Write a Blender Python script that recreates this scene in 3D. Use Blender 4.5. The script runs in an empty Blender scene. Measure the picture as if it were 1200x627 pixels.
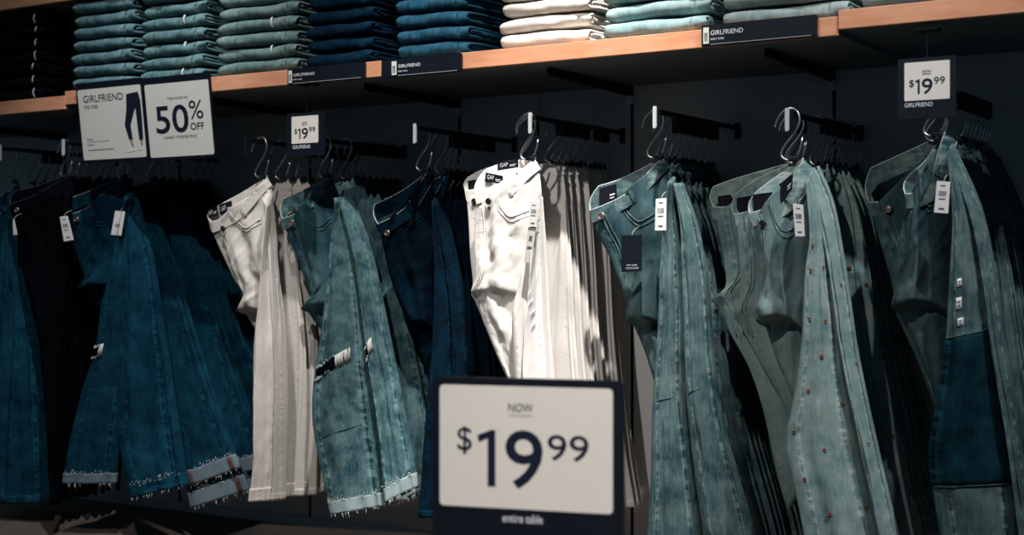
import bpy, bmesh, math, random
from mathutils import Vector, Matrix, noise
random.seed(7)
sc = bpy.context.scene
COL = sc.collection
PI = math.pi

# ------------------------------------------------------------------ camera
YAW = math.radians(32.2)
FPX = 1200 * 50 / 36.0
D = Vector((-math.sin(YAW), math.cos(YAW), 0))
R = Vector((math.cos(YAW), math.sin(YAW), 0))
CAM = Vector((1.827, -3.467, 0.82))
cd = bpy.data.cameras.new('camera'); cam = bpy.data.objects.new('camera', cd); COL.objects.link(cam)
cam.location = CAM; cam.rotation_euler = (PI / 2, 0, YAW)
cd.sensor_width = 36; cd.lens = 50; cd.clip_start = .05
cd.dof.use_dof = True; cd.dof.focus_distance = 3.45; cd.dof.aperture_fstop = 3.2
sc.camera = cam

# ------------------------------------------------------------------ world, lamps, exposure
sc.view_settings.view_transform = 'Standard'; sc.view_settings.look = 'None'
sc.view_settings.gamma = 1; sc.view_settings.use_curve_mapping = False
sc.view_settings.exposure = 0.0
w = bpy.data.worlds.new('world'); sc.world = w; w.use_nodes = True
w.node_tree.nodes['Background'].inputs[0].default_value = (.22, .42, .58, 1)
w.node_tree.nodes['Background'].inputs[1].default_value = .10

def spot(name, loc, target, power, size=60, blend=.6, col=(1, .95, .91), r=.03):
    l = bpy.data.lights.new(name, 'SPOT'); l.energy = power; l.color = col
    l.spot_size = math.radians(size); l.spot_blend = blend; l.shadow_soft_size = r
    o = bpy.data.objects.new(name, l); COL.objects.link(o); o.location = loc
    o.rotation_euler = (Vector(target) - Vector(loc)).to_track_quat('-Z', 'Y').to_euler()
    return o
spot('ceiling_spot_centre', (.80, -1.45, 3.25), (.04, -.45, .72), 570, 21, .8)
spot('ceiling_spot_side', (2.5, -1.45, 3.25), (1.05, -.5, .75), 220, 36, .9, (.95, .97, 1))
spot('ceiling_spot_between', (1.85, -1.45, 3.25), (.55, -.5, .72), 140, 26, .9, (.97, .97, 1))
spot('ceiling_spot_near', (.40, -1.45, 3.25), (-.66, -.45, .45), 290, 24, .9, (1, .98, .96))
spot('ceiling_spot_far', (-.45, -1.45, 3.25), (-1.55, -.45, .5), 200, 34, .9, (.95, .97, 1))
spot('ceiling_spot_shelf', (.2, -2.6, 3.1), (-.3, -.5, 1.45), 145, 75, .9, (1, .95, .90))
spot('ceiling_spot_table', (1.9, -3.3, 2.6), (.78, -1.62, .55), 350, 22, .9, (1, .95, .91), .12)

# ------------------------------------------------------------------ helpers
def P(px, py, Y):
    ray = D + R * ((px - 600) / FPX) + Vector((0, 0, 1)) * ((313.5 - py) / FPX)
    t = (Y - CAM.y) / ray.y
    return CAM + ray * t
def PX(px, Y): return P(px, 300, Y).x
def scale_at(px, Y): return FPX / ((P(px, 313.5, Y) - CAM).dot(D))

def mesh_obj(name, bm, mat, parent=None, smooth=True, loc=None, sharp=0):
    me = bpy.data.meshes.new(name); bm.normal_update(); bm.to_mesh(me); bm.free()
    for p in me.polygons: p.use_smooth = smooth
    if sharp: me.set_sharp_from_angle(angle=math.radians(sharp))
    mats = mat if isinstance(mat, (list, tuple)) else [mat]
    for m in mats: me.materials.append(m)
    o = bpy.data.objects.new(name, me); COL.objects.link(o)
    if parent: o.parent = parent
    if loc is not None: o.location = loc
    return o
def tag(o, label, cat, group=None):
    o['label'] = label; o['category'] = cat
    if group: o['group'] = group
    return o
def thing(name, loc, label, cat, group=None, rz=0):
    o = bpy.data.objects.new(name, None); COL.objects.link(o); o.empty_display_size = .05
    o.location = loc; o.rotation_euler = (0, 0, rz)
    return tag(o, label, cat, group)
def structure(name, bm, mat, smooth=False):
    o = mesh_obj(name, bm, mat, smooth=smooth); o['kind'] = 'structure'; return o
def box(bm, lo, hi, bev=0, M=None, mi=0):
    lo = Vector(lo); hi = Vector(hi)
    r = bmesh.ops.create_cube(bm, size=1)
    vs = r['verts']
    for v in vs:
        v.co = Vector(((v.co.x + .5) * (hi.x - lo.x) + lo.x, (v.co.y + .5) * (hi.y - lo.y) + lo.y, (v.co.z + .5) * (hi.z - lo.z) + lo.z))
    fs = set(f for v in vs for f in v.link_faces)
    for f in fs: f.material_index = mi
    if bev > 0:
        es = list(set(e for v in vs for e in v.link_edges))
        rr = bmesh.ops.bevel(bm, geom=es, offset=bev, segments=2, affect='EDGES', profile=.5)
        vs = list(set(v for f in rr['faces'] for v in f.verts) | set(v for v in vs if v.is_valid))
    if M is not None:
        bmesh.ops.transform(bm, matrix=M, verts=[v for v in vs if v.is_valid])
    return bm
def tube(bm, pts, r, seg=6, closed=False, mi=0):
    pts = [Vector(p) for p in pts]; n = len(pts); rings = []
    up = None
    for i, p in enumerate(pts):
        a = pts[(i - 1) % n] if closed or i > 0 else p
        b = pts[(i + 1) % n] if closed or i < n - 1 else p
        t = (b - a)
        t = t.normalized() if t.length > 1e-9 else Vector((0, 0, 1))
        if up is None: up = Vector((0, 1, 0)) if abs(t.y) < .9 else Vector((1, 0, 0))
        s = t.cross(up)
        s = s.normalized() if s.length > 1e-6 else Vector((1, 0, 0))
        up = s.cross(t).normalized()
        rr = r(i / max(1, n - 1)) if callable(r) else r
        rings.append([bm.verts.new(p + (s * math.cos(2 * PI * k / seg) + up * math.sin(2 * PI * k / seg)) * rr) for k in range(seg)])
    m = n if closed else n - 1
    for i in range(m):
        A, B = rings[i], rings[(i + 1) % n]
        for k in range(seg):
            f = bm.faces.new((A[k], A[(k + 1) % seg], B[(k + 1) % seg], B[k])); f.material_index = mi
    if not closed:
        bm.faces.new(list(reversed(rings[0]))).material_index = mi; bm.faces.new(rings[-1]).material_index = mi
    return bm
def catmull(pts, n):
    pts = [Vector(p) for p in pts]
    dense = []
    for i in range(len(pts) - 1):
        p0 = pts[i - 1] if i > 0 else pts[i] * 2 - pts[i + 1]
        p1, p2 = pts[i], pts[i + 1]
        p3 = pts[i + 2] if i + 2 < len(pts) else p2 * 2 - p1
        for k in range(12):
            t = k / 12
            dense.append(.5 * ((2 * p1) + (p2 - p0) * t + (2 * p0 - 5 * p1 + 4 * p2 - p3) * t * t + (3 * p1 - p0 - 3 * p2 + p3) * t ** 3))
    dense.append(pts[-1])
    L = [0]
    for a, b in zip(dense, dense[1:]): L.append(L[-1] + (b - a).length)
    out = []; j = 0
    for i in range(n):
        s = L[-1] * i / (n - 1)
        while j < len(L) - 2 and L[j + 1] < s: j += 1
        d = L[j + 1] - L[j]
        f = (s - L[j]) / d if d > 1e-9 else 0
        out.append(dense[j].lerp(dense[j + 1], min(1, max(0, f))))
    return out
def rounded_slab(bm, w, h, t, r, x0=0, z0=0, y0=0, seg=5, mi=0, holed=None):
    """slab in the xz plane with rounded corners, front at y0, back at y0+t"""
    loop = []
    for cx, cz, a0 in ((x0 + w - r, z0 + h - r, 0), (x0 + r, z0 + h - r, 90), (x0 + r, z0 + r, 180), (x0 + w - r, z0 + r, 270)):
        for k in range(seg + 1):
            a = math.radians(a0 + 90 * k / seg)
            loop.append((cx + r * math.cos(a), cz + r * math.sin(a)))
    f = [bm.verts.new((x, y0, z)) for x, z in loop]; b = [bm.verts.new((x, y0 + t, z)) for x, z in loop]
    n = len(loop)
    fs = [bm.faces.new(f), bm.faces.new(list(reversed(b)))]
    for i in range(n): fs.append(bm.faces.new((f[i], b[i], b[(i + 1) % n], f[(i + 1) % n])))
    for q in fs: q.material_index = mi
    return bm
def poly_slab(bm, pts, t, y0=0):
    f = [bm.verts.new((x, y0, z)) for x, z in pts]; b = [bm.verts.new((x, y0 + t, z)) for x, z in pts]
    bm.faces.new(f); bm.faces.new(list(reversed(b))); n = len(pts)
    for i in range(n): bm.faces.new((f[i], b[i], b[(i + 1) % n], f[(i + 1) % n]))
    return bm
def text_into(bm, body, x0, x1, z0, z1, y, weight=0):
    """letters fitted into the box x0..x1, z0..z1 of the xz plane at y, facing -y"""
    c = bpy.data.curves.new('t', 'FONT'); c.body = body; c.size = 1; c.extrude = 0; c.resolution_u = 4; c.offset = weight
    o = bpy.data.objects.new('t', c); COL.objects.link(o)
    dg = bpy.context.evaluated_depsgraph_get()
    me = bpy.data.meshes.new_from_object(o.evaluated_get(dg))
    xs = [v.co.x for v in me.vertices]; ys = [v.co.y for v in me.vertices]
    ax, bx_, ay, by = min(xs), max(xs), min(ys), max(ys)
    sx = (x1 - x0) / (bx_ - ax); sy = (z1 - z0) / (by - ay)
    off = len(bm.verts)
    bm.verts.ensure_lookup_table()
    vs = [bm.verts.new((x0 + (v.co.x - ax) * sx, y, z0 + (v.co.y - ay) * sy)) for v in me.vertices]
    for p in me.polygons:
        try: bm.faces.new([vs[i] for i in p.vertices])
        except ValueError: pass
    bpy.data.objects.remove(o); bpy.data.curves.remove(c); bpy.data.meshes.remove(me)
    return bm
def one_into(bm, x0, x1, z0, z1, y, stem=.43):
    w_ = x1 - x0; h = z1 - z0
    pts = [(1 - stem, 0), (1, 0), (1, 1), (1 - stem * .55, 1), (0, .90), (.08, .775), (1 - stem, .85)]
    bm.faces.new([bm.verts.new((x0 + w_ * a, y, z0 + h * c)) for a, c in pts])
def copy_tree(o, parent=None):
    c = o.copy(); COL.objects.link(c)
    if parent is not None: c.parent = parent
    for ch in o.children: copy_tree(ch, c)
    return c

# ------------------------------------------------------------------ materials
def srgb(r, g, b):
    f = lambda c: (c / 255 / 12.92) if c / 255 <= .04045 else ((c / 255 + .055) / 1.055) ** 2.4
    return (f(r), f(g), f(b), 1)
class NT:
    def __init__(s, name):
        s.m = bpy.data.materials.new(name); s.m.use_nodes = True; s.t = s.m.node_tree; s.b = s.t.nodes['Principled BSDF']
    def n(s, kind, **kw):
        x = s.t.nodes.new(kind)
        for k, v in kw.items(): setattr(x, k, v)
        return x
    def l(s, a, b): s.t.links.new(a, b)
    def math(s, op, a, b=None, clamp=False):
        x = s.n('ShaderNodeMath', operation=op, use_clamp=clamp)
        for i, q in enumerate((a, b)):
            if q is None: continue
            if isinstance(q, (int, float)): x.inputs[i].default_value = q
            else: s.l(q, x.inputs[i])
        return x.outputs[0]
    def mix(s, f, a, b):
        x = s.n('ShaderNodeMix', data_type='RGBA')
        for i, q in ((0, f), (6, a), (7, b)):
            if isinstance(q, (int, float, tuple)): x.inputs[i].default_value = q
            else: s.l(q, x.inputs[i])
        return x.outputs[2]
    def noise(s, scale, detail=4, rough=.6, stretch=None, coord='Object'):
        tc = s.n('ShaderNodeTexCoord'); v = tc.outputs[coord]
        if stretch:
            mp = s.n('ShaderNodeMapping'); mp.inputs['Scale'].default_value = stretch; s.l(v, mp.inputs[0]); v = mp.outputs[0]
        x = s.n('ShaderNodeTexNoise'); x.inputs['Scale'].default_value = scale; x.inputs['Detail'].default_value = detail; x.inputs['Roughness'].default_value = rough
        s.l(v, x.inputs['Vector']); return x.outputs['Fac']
    def ramp(s, f, a, b):
        x = s.n('ShaderNodeMapRange'); x.inputs[1].default_value = a; x.inputs[2].default_value = b; s.l(f, x.inputs[0]); return x.outputs[0]
    def bump(s, h, strength, dist=.002):
        x = s.n('ShaderNodeBump'); x.inputs['Strength'].default_value = strength; x.inputs['Distance'].default_value = dist
        s.l(h, x.inputs['Height']); s.l(x.outputs[0], s.b.inputs['Normal'])
def plain(name, col, rough=.6, metal=0, var=.12, scale=30, bump=0, spec=.5):
    N = NT(name); f = N.noise(scale)
    dark = tuple(c * (1 - var) for c in col[:3]) + (1,); lite = tuple(min(1, c * (1 + var)) for c in col[:3]) + (1,)
    N.l(N.mix(f, dark, lite), N.b.inputs['Base Color'])
    N.b.inputs['Roughness'].default_value = rough; N.b.inputs['Metallic'].default_value = metal
    N.b.inputs['Specular IOR Level'].default_value = spec
    if bump: N.bump(f, bump)
    return N.m
def denim(name, base, worn, amount=.6, seams=((.1, .03), (.9, .035)), mott=14, rough=.92, wash=None, bump=.35):
    """cloth whose seams (at fractions of the panel's width) are rubbed pale in puckers"""
    N = NT(name)
    uv = N.n('ShaderNodeUVMap'); sep = N.n('ShaderNodeSeparateXYZ'); N.l(uv.outputs[0], sep.inputs[0])
    U, V = sep.outputs[0], sep.outputs[1]
    big = N.ramp(N.noise(mott, 5, .6), .35, .72)
    streak = N.ramp(N.noise(220, 2, .6, (1, 1, .08)), .3, .75)
    fine = N.noise(420, 3, .7)
    f = N.math('MULTIPLY', big, amount * .55)
    f = N.math('ADD', f, N.math('MULTIPLY', streak, amount * .30))
    f = N.math('ADD', f, N.math('MULTIPLY', N.math('SUBTRACT', fine, .5), amount * .5))
    puck = N.ramp(N.noise(70, 2, .5, (.25, .25, 1)), .42, .62)
    hsum = None
    for (us, wd) in seams:
        d = N.math('ABSOLUTE', N.math('SUBTRACT', U, us))
        m = N.math('SUBTRACT', 1.0, N.math('DIVIDE', d, wd), True)
        core = N.math('GREATER_THAN', N.math('MULTIPLY', wd * .22, 1.0), d)
        f = N.math('ADD', f, N.math('MULTIPLY', N.math('MULTIPLY', m, puck), amount * .9))
        f = N.math('SUBTRACT', f, N.math('MULTIPLY', core, amount * .5))
        hm = N.math('MULTIPLY', m, N.math('ADD', puck, .4))
        hsum = hm if hsum is None else N.math('ADD', hsum, hm)
    f = N.math('MAXIMUM', N.math('MINIMUM', f, 1.0), 0.0)
    c = N.mix(f, base, worn)
    if wash:
        (vc, vw, uc, uw, amt) = wash
        a = N.math('SUBTRACT', 1.0, N.math('DIVIDE', N.math('ABSOLUTE', N.math('SUBTRACT', V, vc)), vw), True)
        b = N.math('SUBTRACT', 1.0, N.math('DIVIDE', N.math('ABSOLUTE', N.math('SUBTRACT', U, uc)), uw), True)
        c = N.mix(N.math('MULTIPLY', N.math('MULTIPLY', a, b), amt), c, worn)
    N.l(c, N.b.inputs['Base Color'])
    N.b.inputs['Roughness'].default_value = rough; N.b.inputs['Specular IOR Level'].default_value = .06
    h = N.math('ADD', N.math('MULTIPLY', fine, .35), N.math('MULTIPLY', big, .5))
    if hsum is not None: h = N.math('ADD', h, hsum)
    N.bump(h, bump, .003)
    return N.m
def wood():
    N = NT('warm birch wood edge'); f = N.noise(9, 6, .6, (1, 6, 6)); g = N.noise(60, 3, .6, (.3, 1, 3))
    c = N.mix(N.ramp(f, .3, .7), srgb(216, 148, 110), srgb(236, 176, 138)); c = N.mix(N.math('MULTIPLY', g, .35), c, srgb(190, 112, 80))
    N.l(c, N.b.inputs['Base Color']); N.b.inputs['Roughness'].default_value = .5; return N.m

M = {}
M['wood'] = wood()
M['board'] = plain('grey laminate board', (.16, .17, .18, 1), .6)
M['wall'] = plain('painted wall', (.72, .71, .70, 1), .8, var=.05, scale=4)
M['floor'] = plain('pale stone floor', srgb(96, 84, 75), .6, var=.25, scale=6)
M['black'] = plain('black frame plastic', (.004, .006, .013, 1), .5, spec=.3)
M['navy'] = plain('navy sign card', (.0025, .0062, .0135, 1), .55, spec=.3)
M['ink'] = plain('navy ink', (.008, .012, .03, 1), .7, spec=.2)
M['paper'] = plain('white card', srgb(226, 221, 213), .7, var=.03)
M['paper_cool'] = plain('pale grey card', srgb(222, 222, 214), .7, var=.03)
M['white_ink'] = plain('white ink', srgb(225, 228, 232), .7, var=.02)
M['grey_ink'] = plain('grey ink', (.10, .11, .12, 1), .7)
M['skin'] = plain('printed skin tone', srgb(170, 140, 120), .7)
M['steel'] = plain('dark steel wire', (.62, .63, .64, 1), .34, .95, var=.15)
M['dark_steel'] = plain('blackened steel', (.02, .024, .03, 1), .5, .6)
M['tip'] = plain('pale plastic tip', srgb(190, 195, 195), .5)
M['clip'] = plain('pale blue plastic clip', srgb(225, 238, 242), .5)
M['label'] = plain('black woven label', (.006, .007, .014, 1), .8, spec=.2)
M['tag'] = plain('white price tag card', srgb(235, 233, 230), .7, var=.04)
M['brass'] = plain('dull copper button', (.42, .34, .30, 1), .4, .9)
M['dark_button'] = plain('dark button', (.07, .06, .06, 1), .4, .8)
M['table'] = plain('dark stained table wood', (.03, .02, .015, 1), .5, var=.3)
M['thread'] = plain('frayed pale thread', srgb(205, 205, 198), .95)
M['film'] = plain('size sticker film', srgb(215, 213, 210), .35, var=.05)
M['flower'] = plain('copper coloured embroidery', srgb(150, 100, 82), .8)
M['dusty'] = plain('red seam tape', srgb(92, 62, 60), .9)
DN = {
 'indigo':  (srgb(2, 9, 18), srgb(5, 42, 62)),
 'black':   (srgb(2, 3, 8), srgb(6, 8, 16)),
 'blue':    (srgb(3, 32, 50), srgb(28, 84, 104)),
 'cream':   (srgb(206, 199, 191), srgb(222, 216, 208)),
 'acid':    (srgb(20, 56, 68), srgb(120, 152, 154)),
 'white':   (srgb(230, 225, 219), srgb(244, 240, 235)),
 'mid':     (srgb(34, 62, 70), srgb(126, 148, 146)),
 'light':   (srgb(90, 121, 123), srgb(176, 189, 181)),
 'grey':    (srgb(36, 64, 70), srgb(130, 150, 146)),
}
def dmat(kind, role):
    key = 'denim ' + kind + ' ' + role
    if key in M: return M[key]
    b, wn = DN[kind]
    pale = kind in ('cream', 'white')
    amt = .35 if pale else .75
    if role == 'leg': m = denim(key, b, wn, amt * 1.2, ((.2, .05), (.82, .06)) if kind != 'acid' else ((.12, .06), (.86, .09)), 16 if kind != 'acid' else 26)
    elif role == 'hip': m = denim(key, b, wn, amt * (.7 if pale or kind == 'light' else .42), ((.12, .05),), 12, wash=(.55, .35, .3, .4, .5 if not pale else 0))  # hips less faded; the darker tone also stands in for shade there
    elif role == 'trim': m = denim(key, b, wn, amt * 1.1, ((.5, .5),), 40)
    elif role == 'edge': m = plain(key, tuple(min(1, c * .5 + .5 * q) for c, q in zip(wn[:3], (.75, .8, .8))) + (1,) if kind not in ('black',) else (.03, .04, .06, 1), .9, var=.3, scale=120)
    elif role == 'lining': m = plain(key, tuple(min(1, c * .65 + .12) for c in wn[:3]) + (1,), .95, var=.2, scale=90)
    M[key] = m
    return m
M['patch'] = denim('denim dark patch', srgb(3, 22, 34), srgb(34, 82, 92), .6, ((.06, .14),), 20)

# ------------------------------------------------------------------ setting
bm = bmesh.new(); box(bm, (-4.2, 0, 0), (3.2, .1, 3.4)); structure('wall_back', bm, M['wall'])
bm = bmesh.new(); box(bm, (-4.2, -5.5, -.1), (3.2, .1, 0)); structure('floor', bm, M['floor'])
bm = bmesh.new(); box(bm, (-4.2, -.016, 0), (3.2, 0, .03), .003); structure('baseboard_back', bm, M['wall'])
SEAMS = [PX(541, 0), PX(741, 0), PX(981, 0)]
step = (SEAMS[2] - SEAMS[0]) / 2
SX = [SEAMS[1] + step * k for k in range(-6, 4)]
for k, x in enumerate(SX):
    bm = bmesh.new(); box(bm, (x - .004, -.003, .03), (x + .004, .001, 2.6), .0008)
    structure('trim_%d' % (k + 1), bm, M['black'])

# ------------------------------------------------------------------ shelves
YS = -.53
zb = P(600, 75.3, YS).z; th = 18.6 / scale_at(575, YS)
xa, xb_ = PX(76, YS), PX(983, YS)
def shelf(x0, x1, z, y0, label, lip=True):
    t = thing('shelf_board', (x0, 0, z), label, 'shelf', 'wooden shelf boards')
    b = bmesh.new(); box(b, (0, y0 + .012, 0), (x1 - x0, -.002, th), .001); mesh_obj('board', b, M['board'], t, False)
    b = bmesh.new(); box(b, (0, y0, -.001), (x1 - x0, y0 + .012, th + .001), .0015); mesh_obj('front_edge', b, M['wood'], t, False)
    return t
shelf(xa, xb_ - .001, zb, YS, 'long wooden shelf board over the centre jeans bars')
shelf(-3.2, xa - .001, zb - .013, YS, 'wooden shelf board at the left under the very dark stacks')
shelf(xb_, 2.2, zb + .012, YS - .004, 'wooden shelf board over the patched jeans at the right end')
zu = P(0, 11.7, YS).z
shelf(-3.2, 2.2, zu, YS, 'upper wooden shelf board above the stacks, cut by the top of the picture')
ztop = zb + th
for k, x in enumerate(SX):
    px = 600 + FPX * (Vector((x, 0, .8)) - CAM).dot(R) / (Vector((x, 0, .8)) - CAM).dot(D)
    if px < -60 or px > 1320: continue
    o = thing('shelf_bracket', (x, 0, zb - .0135 if x < xa else zb + .0115 if x > xb_ else zb - .0005), 'x', 'bracket', 'shelf brackets')
    bhh = zb - P(741, 113, 0).z
    b = bmesh.new()
    pts = [(-.004, -.002), (-.45, -.002), (-.45, -.02), (-.06, -bhh), (-.004, -bhh)]
    A = [b.verts.new((-.004, y, z)) for y, z in pts]; B = [b.verts.new((.004, y, z)) for y, z in pts]
    b.faces.new(A); b.faces.new(list(reversed(B)))
    for i in range(5): b.faces.new((A[i], B[i], B[(i + 1) % 5], A[(i + 1) % 5]))
    mesh_obj('bracket_plate', b, M['black'], o, False)
    b = bmesh.new(); box(b, (-.011, -.022, -bhh - .022), (.009, -.002, -bhh + .002), .003); box(b, (-.006, -.025, -bhh - .014), (.004, -.021, -bhh - .004), .001)
    mesh_obj('hook_clip', b, M['clip'], o, False)
    bpx = px
    o['label'] = 'black triangular shelf bracket ' + (
        'beyond the left end of the bars' if px < 60 else 'above the dark blue cuffed jeans' if px < 290 else 'behind the small hanging price sign' if px < 450 else
        'above the indigo jeans bar' if px < 640 else 'between the white and the black-tagged jeans bars' if px < 860 else 'above the flower-stitched light jeans, under the label' if px < 1100 else 'beyond the right price sign')

# ------------------------------------------------------------------ folded stacks
def fold_mesh(kind, wd, dp, h, seed):
    """jeans folded over twice: an outer fold round an inner one, fold towards the room"""
    b = bmesh.new(); uvl = b.loops.layers.uv.new('UVMap')
    t = h * .235; nx = 22
    def ribbon(y_front, zlo, zhi, th_):
        zc = (zlo + zhi) / 2; rad = (zhi - zlo) / 2
        path = []
        for k in range(9): path.append((dp - (dp - y_front - rad) * k / 8, zlo, 0, -1))
        for k in range(1, 12):
            a = -PI / 2 - PI * k / 12
            path.append((y_front + rad + rad * 1.1 * math.cos(a), zc + rad * math.sin(a), math.cos(a), math.sin(a)))
        for k in range(9): path.append((y_front + rad + (dp - y_front - rad) * k / 8, zhi, 0, 1))
        return path
    paths = [ribbon(0, t * .5, h - t * .5, t), ribbon(.016, t * 1.5, h - t * 1.5, t)]
    for pi_, path in enumerate(paths):
        grid = {}
        n = len(path)
        for i in range(nx + 1):
            u = i / nx; x = (u - .5) * wd
            edge = math.exp(-((1 - u) / .06) ** 2) + math.exp(-(u / .05) ** 2)
            for j, (y, z, ny, nz) in enumerate(path):
                v = noise.noise(Vector((x * 14 + seed * 3.7, y * 6 + pi_ * 9, z * 20)))
                v2 = noise.noise(Vector((x * 45 + seed * 1.3, y * 18, z * 60 + pi_)))
                sag = .0045 * math.sin(u * PI * 1.3 + seed) + .003 * math.sin(u * 9 + seed * 2)
                front = max(0, 1 - y / .06)
                wob = .0035 * v + .0016 * v2
                xx = x + (.006 * noise.noise(Vector((y * 20, z * 90, seed))) - .003) * (1 if u > .9 else .4 if u < .06 else 0)
                yy = y + front * (wob * 2.2 + .003 * edge)
                zz = z + wob * .9 + sag * front * .5 - edge * .0025 * (1 if z > h / 2 else -1)
                for sgn in (-1, 1):
                    thk = t * .46
                    grid[i, j, sgn] = b.verts.new((xx, yy + ny * thk * sgn, zz + nz * thk * sgn))
        def q(vs, uvs):
            try: f = b.faces.new(vs)
            except ValueError: return
            for lp, uvv in zip(f.loops, uvs): lp[uvl].uv = uvv
        for i in range(nx):
            for j in range(n - 1):
                uvs = [(i / nx, j / n), (i / nx, (j + 1) / n), ((i + 1) / nx, (j + 1) / n), ((i + 1) / nx, j / n)]
                q((grid[i, j, 1], grid[i, j + 1, 1], grid[i + 1, j + 1, 1], grid[i + 1, j, 1]), uvs)
                q((grid[i, j, -1], grid[i + 1, j, -1], grid[i + 1, j + 1, -1], grid[i, j + 1, -1]), uvs)
        for j in range(n - 1):
            z4 = [(0, 0)] * 4
            q((grid[0, j, 1], grid[0, j, -1], grid[0, j + 1, -1], grid[0, j + 1, 1]), z4)
            q((grid[nx, j, 1], grid[nx, j + 1, 1], grid[nx, j + 1, -1], grid[nx, j, -1]), z4)
        for i in range(nx):
            for j in (0, n - 1):
                q((grid[i, j, 1], grid[i + 1, j, 1], grid[i + 1, j, -1], grid[i, j, -1]), [(0, 0)] * 4)
    me = bpy.data.meshes.new('folded_jeans'); bmesh.ops.recalc_face_normals(b, faces=b.faces); b.to_mesh(me); b.free()
    for p in me.polygons: p.use_smooth = True
    me.materials.append(dmat_fold(kind)); return me
FK = {'teal': (srgb(40, 76, 88), srgb(142, 176, 178)), 'teal2': (srgb(44, 82, 90), srgb(150, 182, 182)), 'sage': (srgb(66, 96, 98), srgb(160, 182, 176)),
      'deep': (srgb(4, 24, 42), srgb(20, 58, 82)), 'blue': (srgb(12, 54, 80), srgb(76, 130, 152)), 'white': (srgb(232, 224, 214), srgb(244, 238, 230)),
      'pale': (srgb(112, 144, 150), srgb(188, 206, 202)), 'grey': (srgb(120, 144, 144), srgb(196, 206, 202)), 'ink': (srgb(3, 5, 12), srgb(12, 18, 28))}
def dmat_fold(kind):
    key = 'folded denim ' + kind
    if key not in M: M[key] = denim(key, FK[kind][0], FK[kind][1], .8 if kind != 'white' else .3, ((.86, .05),), 22)
    return M[key]
ORD = ['bottom', 'second', 'third', 'fourth', 'fifth', 'sixth', 'seventh', 'eighth', 'ninth']
def stack(kind, px0, px1, n, desc, pitch=.0375, sticker=False, zbase=None, depth=.27):
    yf = YS + .015
    x0, x1 = PX(px0, yf), PX(px1, yf); wd = x1 - x0
    zb0 = ztop if zbase is None else zbase
    protos = [fold_mesh(kind, wd, depth, pitch * .87, s) for s in (random.random() * 9, random.random() * 9, random.random() * 9)]
    for k in range(n):
        o = bpy.data.objects.new('folded_jeans', protos[k % 3]); COL.objects.link(o)
        o.location = ((x0 + x1) / 2 + random.uniform(-.006, .006), yf + random.uniform(-.004, .006), zb0 + .0036 + k * (pitch + .0009))
        o.rotation_euler = (0, 0, random.uniform(-.03, .03))
        where = 'at the bottom of' if k == 0 else ORD[k] + ' from the bottom of'
        tag(o, 'folded %s jeans %s %s' % (desc[0], where, desc[1]), 'folded jeans', 'folded %s jeans in %s' % (desc[0], desc[1]))
        if sticker and (sticker == 3 or k % 2 == (0 if sticker == 1 else 1)):
            b = bmesh.new()
            pts = [Vector((wd * (.2 if sticker < 3 else .40), -.0035 + .014 * (1 - math.cos(a)) * .9, pitch * .5 + pitch * .44 * math.sin(a))) for a in [q * .25 - 1 for q in range(9)]]
            for q, p in enumerate(pts): pts[q] = p + Vector((0, -.004, 0))
            prev = None
            for p in pts:
                cur = [b.verts.new(p + Vector((dx, dy, 0))) for dx, dy in ((-.003 if sticker < 3 else -.0016, 0), (.003 if sticker < 3 else .0016, 0), (.003 if sticker < 3 else .0016, .003), (-.003 if sticker < 3 else -.0016, .003))]
                if prev:
                    for q in range(4): b.faces.new((prev[q], prev[(q + 1) % 4], cur[(q + 1) % 4], cur[q]))
                prev = cur
            s = mesh_obj('size_sticker', b, M['film'], o)
            s['label'] = 'clear size sticker'
zl = ztop - .013
stack('ink', -28, 50, 7, ('near-black', 'the far left stack'), zbase=zl, sticker=3)
stack('teal', 86, 156, 7, ('faded teal blue', 'the leftmost teal stack'))
stack('teal2', 167, 238, 7, ('stonewashed teal', 'the stack above the 50% sign'), sticker=1)
stack('sage', 257, 350, 7, ('grey green', 'the third pale stack'), sticker=2)
stack('deep', 362, 438, 6, ('dark navy blue', 'the dark navy stack'))
stack('blue', 466, 551, 5, ('bright blue', 'the stack left of the white one'))
stack('white', 589, 693, 5, ('white', 'the only white stack'))
stack('pale', 708, 829, 4, ('pale blue', 'the stack right of the white one'), .040)
stack('grey', 845, 990, 3, ('pale grey blue', 'the stack above the rightmost label'), .040)
stack('grey', 1009, 1150, 2, ('pale washed', 'the right-end stack'), .040, zbase=ztop + .012)

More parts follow.
